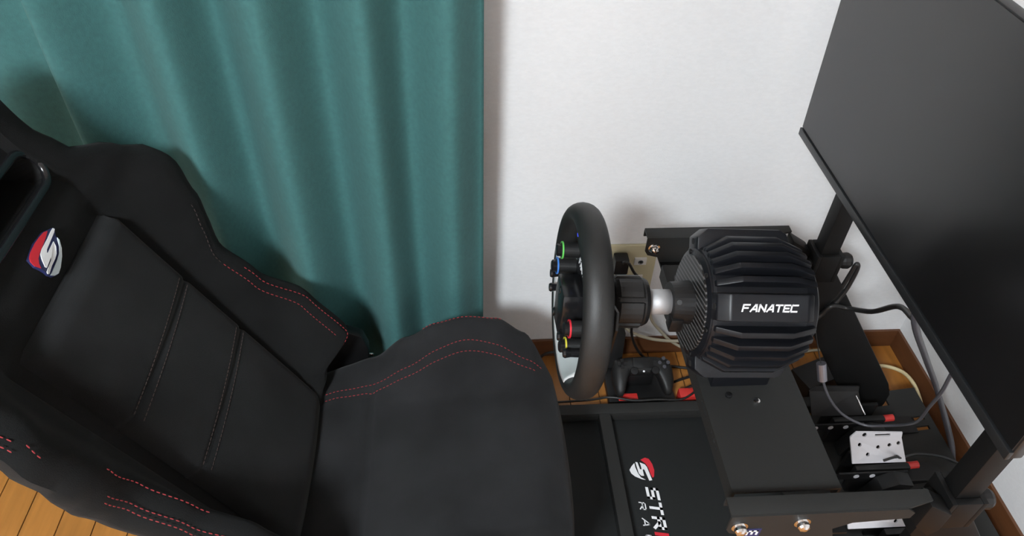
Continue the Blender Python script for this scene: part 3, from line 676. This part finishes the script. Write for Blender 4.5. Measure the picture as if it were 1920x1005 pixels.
def pedal(yc, m, lab, holes=True, far_z=.200, x0=.808):
    p = B().box((.88, yc - .012, .105), (.12, .014, .085)).done('pedal_bracket', M['plastic'], pd, bevel=.003)
    p['label'] = lab
    B().box((.88, yc + .026, .105), (.12, .008, .085)).done('bracket_cheek', M['steel_dark'], p, bevel=.002)
    # tread plate: long axis along the car, tipped towards the near side, with a folded lip
    A0 = Vector((x0 + .006, yc - .006, .152)); A1 = Vector((x0 + .128, yc - .003, .146)); B1 = Vector((x0 + .112, yc + .026, .195)); B0 = Vector((x0 - .002, yc + .028, .200))
    n = (A1 - A0).cross(B0 - A0).normalized()
    pl = B().add([A0, A1, B1, B0, A0 - n * .003, A1 - n * .003, B1 - n * .003, B0 - n * .003], [(0, 1, 2, 3), (7, 6, 5, 4), (0, 4, 5, 1), (1, 5, 6, 2), (2, 6, 7, 3), (3, 7, 4, 0)])
    t_ = pl.done('pedal_tread', m, p)
    if holes:
        cs = []
        for fu, fv in ((.30, .35), (.52, .62), (.74, .70), (.84, .22), (.92, .78), (.17, .72)):
            c = A0.lerp(A1, fu).lerp(B0.lerp(B1, fu), fv); cs.append(B().lathe([(-.006, .0042), (.006, .0042)], c, n, 14).done('cutter', M['deep']))
        cut(t_, cs)
    l0, l1 = B0, B1; up = Vector((0, .005, .011))
    lp = B().add([l0, l1, l1 + up, l0 + up + Vector((.012, 0, 0)), l0 + Vector((0, .003, 0)), l1 + Vector((0, .003, 0)), l1 + up + Vector((0, .003, 0)), l0 + up + Vector((.012, .003, 0))], [(0, 1, 2, 3), (7, 6, 5, 4), (0, 4, 5, 1), (1, 5, 6, 2), (2, 6, 7, 3), (3, 7, 4, 0)])
    lpo = lp.done('tread_lip', m, p)
    if holes:
        dn = Vector((0, -1, .3)).normalized()
        cs = [B().lathe([(-.01, .005), (.01, .005)], l0.lerp(l1, .27) + up * .5, dn, 14).done('cutter', M['deep']), B().box(l0.lerp(l1, .62) + up * .5, (.034, .03, .005)).done('cutter', M['deep'])]
        cut(lpo, cs)
    # perforated side arm below the tread, and a wedge-shaped heel
    arm = B().prism([(x0 - .030, .128), (x0 + .120, .128), (x0 + .120, .149), (x0 - .030, .149)], lambda a, b, t: (a, t, b), yc - .028, yc - .024).done('pedal_arm', M['plastic'], p)
    for q in (.035, .070, .105): B().lathe([(0, .006), (.0008, .006)], (x0 - .025 + q, yc - .028, .1385), (0, -1, 0), 14).done('arm_hole', M['alu_pedal'], p)
    B().prism([(.835, .075), (.905, .075), (.925, .150), (.890, .158), (.86, .14)], lambda a, b, t: (a, t, b), yc - .062, yc - .030).done('pedal_heel', M['plastic'], p, bevel=.002)
    B().tube([(.955, yc + .006, .116), (.978, yc + .006, .119)], .008, 14, sub=2).done('damper', M['redpl'], p)
    B().tube([(.925, yc + .006, .1125), (.957, yc + .006, .1163)], .006, 12, sub=2).done('damper_rod', M['alu'], p)
    B().lohi((.94, yc - .018, pz(.96) + .004), (1.04, yc + .026, pz(.96) + .022)).done('damper_seat', M['plastic'], p)
    return p
pedal(.812, M['alu_pedal'], 'silver perforated middle pedal')
pedal(.668, M['alu_pedal'], 'silver perforated near pedal', x0=.74)
pc = pedal(.935, M['plastic'], 'black far pedal', holes=False, x0=.765)
B().tube([(.848, .93, .224), (.866, .90, .194)], .0016, 8, sub=2).done('edge_shine', M['chrome'], pc)  # chrome rod modelled in place of the shine along the pedal edge

# ------------------------------------------------------------------ loose things on the floor by the wall
ps = thing('power_supply', 'black box lying on the floor by the back wall beyond the pedals', 'power supply', (.92, 1.13, 0))
rz = Matrix.Rotation(math.radians(21), 3, 'Z')
B().box((.925, 1.142, .03), (.185, .070, .052), rz).done('body', M['plastic'], ps, bevel=.004)
for q in (-.07, .07): B().box(Vector((.925, 1.142, .002)) + rz @ Vector((q, 0, 0)), (.02, .05, .004), rz).done('rubber_foot', M['deep'], ps)
B().box(Vector((.925, 1.142, .0562)) + rz @ Vector((.02, .015, 0)), (.02, .008, .0005), rz).done('label_print', M['pale_blue'], ps)

gp = thing('game_controller', 'black game controller propped up on a dock behind the steering wheel', 'game controller', (.434, 1.125, .0))
GC = Vector((.434, 1.133, .083)); GR = Matrix.Rotation(math.radians(28), 3, 'X')
def gl(p): return GC + GR @ Vector(p)
secs = []
for i in range(41):
    s = -1 + i / 20; ax_ = abs(s)
    x = .0765 * s
    top = .031 - .010 * ax_ ** 3 - .022 * max(0, ax_ - .86) / .14
    bot = -.014 - .052 * sstep((ax_ - .42) / .3) + .030 * sstep((ax_ - .86) / .14)
    th_ = .020 * math.sqrt(max(.03, 1 - max(0, (ax_ - .7) / .3) ** 2))
    r = []
    for k_ in range(14):
        a = 2 * math.pi * k_ / 14
        cy = (top + bot) / 2 + (top - bot) / 2 * math.copysign(abs(math.cos(a)) ** .7, math.cos(a)); dz = th_ * math.copysign(abs(math.sin(a)) ** .8, math.sin(a))
        r.append(gl((x, cy, dz)))
    secs.append(r)
B().grid(secs, closed_u=True, capends=True).done('body', M['plastic_soft'], gp, smooth=True)
B().box(gl((0, .012, .0200)), (.05, .026, .004), GR).done('touch_pad', M['plastic'], gp, bevel=.001)
for sx in (-1, 1):
    stk = B().lathe([(0, .009), (.010, .006), (.013, .010), (.016, .009), (.0163, .001)], gl((sx * .026, -.009, .017)), GR @ Vector((0, 0, 1)), 18).done('thumb_stick', M['plastic'], gp)
for dx, dy in ((0, .0105), (.0105, 0), (-.0105, 0), (0, -.0105)):
    bt = B().lathe([(0, .0048), (.004, .0046), (.0043, .001)], gl((.052 + dx, .012 + dy, .0175)), GR @ Vector((0, 0, 1)), 14).done('face_button', M['cable_grey'], gp)
B().box(gl((-.052, .012, .0195)), (.024, .008, .004), GR).done('direction_pad', M['plastic'], gp)
B().box(gl((-.052, .012, .0195)), (.008, .024, .004), GR).done('direction_pad', M['plastic'], gp)
B().lathe([(0, .0025), (.0012, .0025)], gl((0, -.0085, .0195)), GR @ Vector((0, 0, 1)), 10).done('home_button', M['white'], gp)
dkst = thing('controller_dock', 'low black dock with red inside under the game controller', 'charging dock', (.44, 1.13, 0))
B().lohi((.352, 1.083, 0), (.52, 1.19, .022)).done('base', M['plastic'], dkst, bevel=.004)
B().lohi((.376, 1.0845, .0215), (.425, 1.104, .0265)).done('red_strip', M['redpl'], dkst, bevel=.002)
B().lohi((.40, 1.13, .021), (.468, 1.175, .062)).done('cradle', M['plastic'], dkst, bevel=.006)
hd = thing('controller_stand', 'slim upright dark stand left of the game controller', 'stand', (.377, 1.205, 0))
B().prism([(.36, .0), (.402, .0), (.396, .15), (.38, .168), (.366, .165)], lambda a, b, t: (a, t, b), 1.193, 1.218).done('upright', M['deep'], hd, bevel=.003)
rp = B().lohi((.530, 1.083, .0), (.585, 1.112, .032)).done('red_box', M['redpl'], bevel=.005)
tag(rp, 'small red box on the floor between controller and side plate', 'box')

# ------------------------------------------------------------------ cables
def cable(name, label, path, r, m, cat='cable', group=None, n=8):
    return tag(B().tube(path, r, n).done(name, m, smooth=True), label, cat, group)
cable('pale_cable', 'pale cable drooping along the back wall behind the hub', [(.33, 1.247, .20), (.362, 1.240, .172), (.388, 1.23, .150), (.419, 1.22, .124), (.470, 1.218, .100), (.527, 1.222, .084), (.580, 1.232, .070), (.66, 1.246, .030), (.76, 1.245, .006), (.80, 1.240, .005)], .0042, M['cable_pale'])
cable('pale_cable', 'second pale cable falling from behind the shaft to the floor by the wall', [(.455, 1.247, .21), (.467, 1.240, .155), (.494, 1.236, .114), (.545, 1.230, .062), (.640, 1.226, .012), (.72, 1.238, .005), (.866, 1.232, .005), (.944, 1.243, .005), (1.03, 1.236, .005), (1.07, 1.19, .005)], .0038, M['cable_pale'])
cable('cream_cable', 'cream cable looping on the floor in the room corner', [(1.03, 1.15, .012), (1.078, 1.162, .030), (1.115, 1.132, .045), (1.122, 1.085, .055), (1.115, 1.035, .055), (1.10, .99, .060), (1.095, .95, .070)], .0048, M['cream'])
us = thing('usb_cable', 'thin black cable with silver plug hanging in a loop below the monitor', 'cable', (.72, .9, .3))
B().tube([(.62, .90, .60), (.655, .90, .50), (.688, .90, .42), (.706, .897, .378)], .0010, 8).done('thin_wire', M['cable_black'], us, smooth=True)
B().tube([(.706, .897, .380), (.714, .882, .345)], .0095, 16, sub=2).done('plug', M['pewter'], us)
B().tube([(.713, .883, .349), (.729, .86, .316), (.760, .84, .285), (.801, .82, .274), (.826, .80, .299), (.835, .77, .345), (.80, .72, .43), (.75, .673, .535), (.70, .625, .643), (.668, .600, .72), (.664, .60, .80)], .0028, 8).done('cord', M['cable_grey'], us, smooth=True)
cable('display_cable', 'grey cable running from the monitor down to the skirting', [(.672, .73, .80), (.676, .727, .74), (.69, .726, .685), (.80, .781, .532), (.95, .86, .33), (1.06, .885, .159), (1.10, .867, .080), (1.115, .84, .03), (1.125, .80, .006)], .0055, M['cable_grey'])
cable('display_cable', 'second grey cable beside it nearer the corner', [(.680, .75, .80), (.684, .745, .74), (.70, .746, .685), (.805, .802, .532), (.955, .876, .33), (1.067, .892, .159), (1.107, .875, .080), (1.122, .86, .03), (1.130, .83, .006)], .0040, M['cable_grey'])
cable('black_cable', 'black cable from the far post clamp across to the monitor', [(.700, 1.0, .37), (.735, 1.002, .405), (.749, 1.0, .436), (.785, 1.0, .428), (.80, .95, .47), (.76, .85, .59), (.70, .735, .68), (.685, .71, .74), (.680, .70, .80)], .0052, M['cable_black'])
cable('clamp_cable', 'short black cable looped around the far post clamp knob', [(.742, 1.012, .425), (.758, 1.012, .46), (.765, 1.012, .51), (.768, 1.012, .54), (.775, 1.012, .53), (.774, 1.012, .48), (.762, 1.008, .44), (.745, 1.004, .42)], .0045, M['cable_black'])
cable('pedal_cable', 'thin black cable from the middle pedal to the right wall', [(.876, .803, .165), (.905, .808, .170), (.928, .817, .150), (.989, .840, .125), (1.06, .838, .106), (1.118, .822, .075), (1.145, .805, .03), (1.148, .77, .006)], .0028, M['cable_black'])
cable('black_wire', 'black wire lying along the far frame rail below the wheel', [(.20, 1.10, .004), (.30, 1.092, .02), (.352, 1.0815, .043), (.409, 1.069, .0435), (.468, 1.070, .0435), (.530, 1.074, .035), (.575, 1.10, .034), (.61, 1.13, .01)], .0028, M['cable_black'])
cable('black_cable', 'black cable along the skirting left of the steering wheel', [(.10, 1.20, .005), (.17, 1.205, .03), (.204, 1.212, .060), (.251, 1.212, .062), (.30, 1.21, .03), (.36, 1.185, .028)], .0035, M['cable_black'])
for (pp, lab) in (([(.545, 1.12, .005), (.56, 1.112, .035), (.60, 1.095, .075), (.63, 1.08, .06), (.66, 1.10, .01)], 'black cable arching over the small red box'), ([(.53, 1.15, .005), (.57, 1.125, .06), (.61, 1.11, .05), (.65, 1.13, .005)], 'black cable crossing behind the small red box')):
    cable('black_cable', lab, pp, .0035, M['cable_black'])
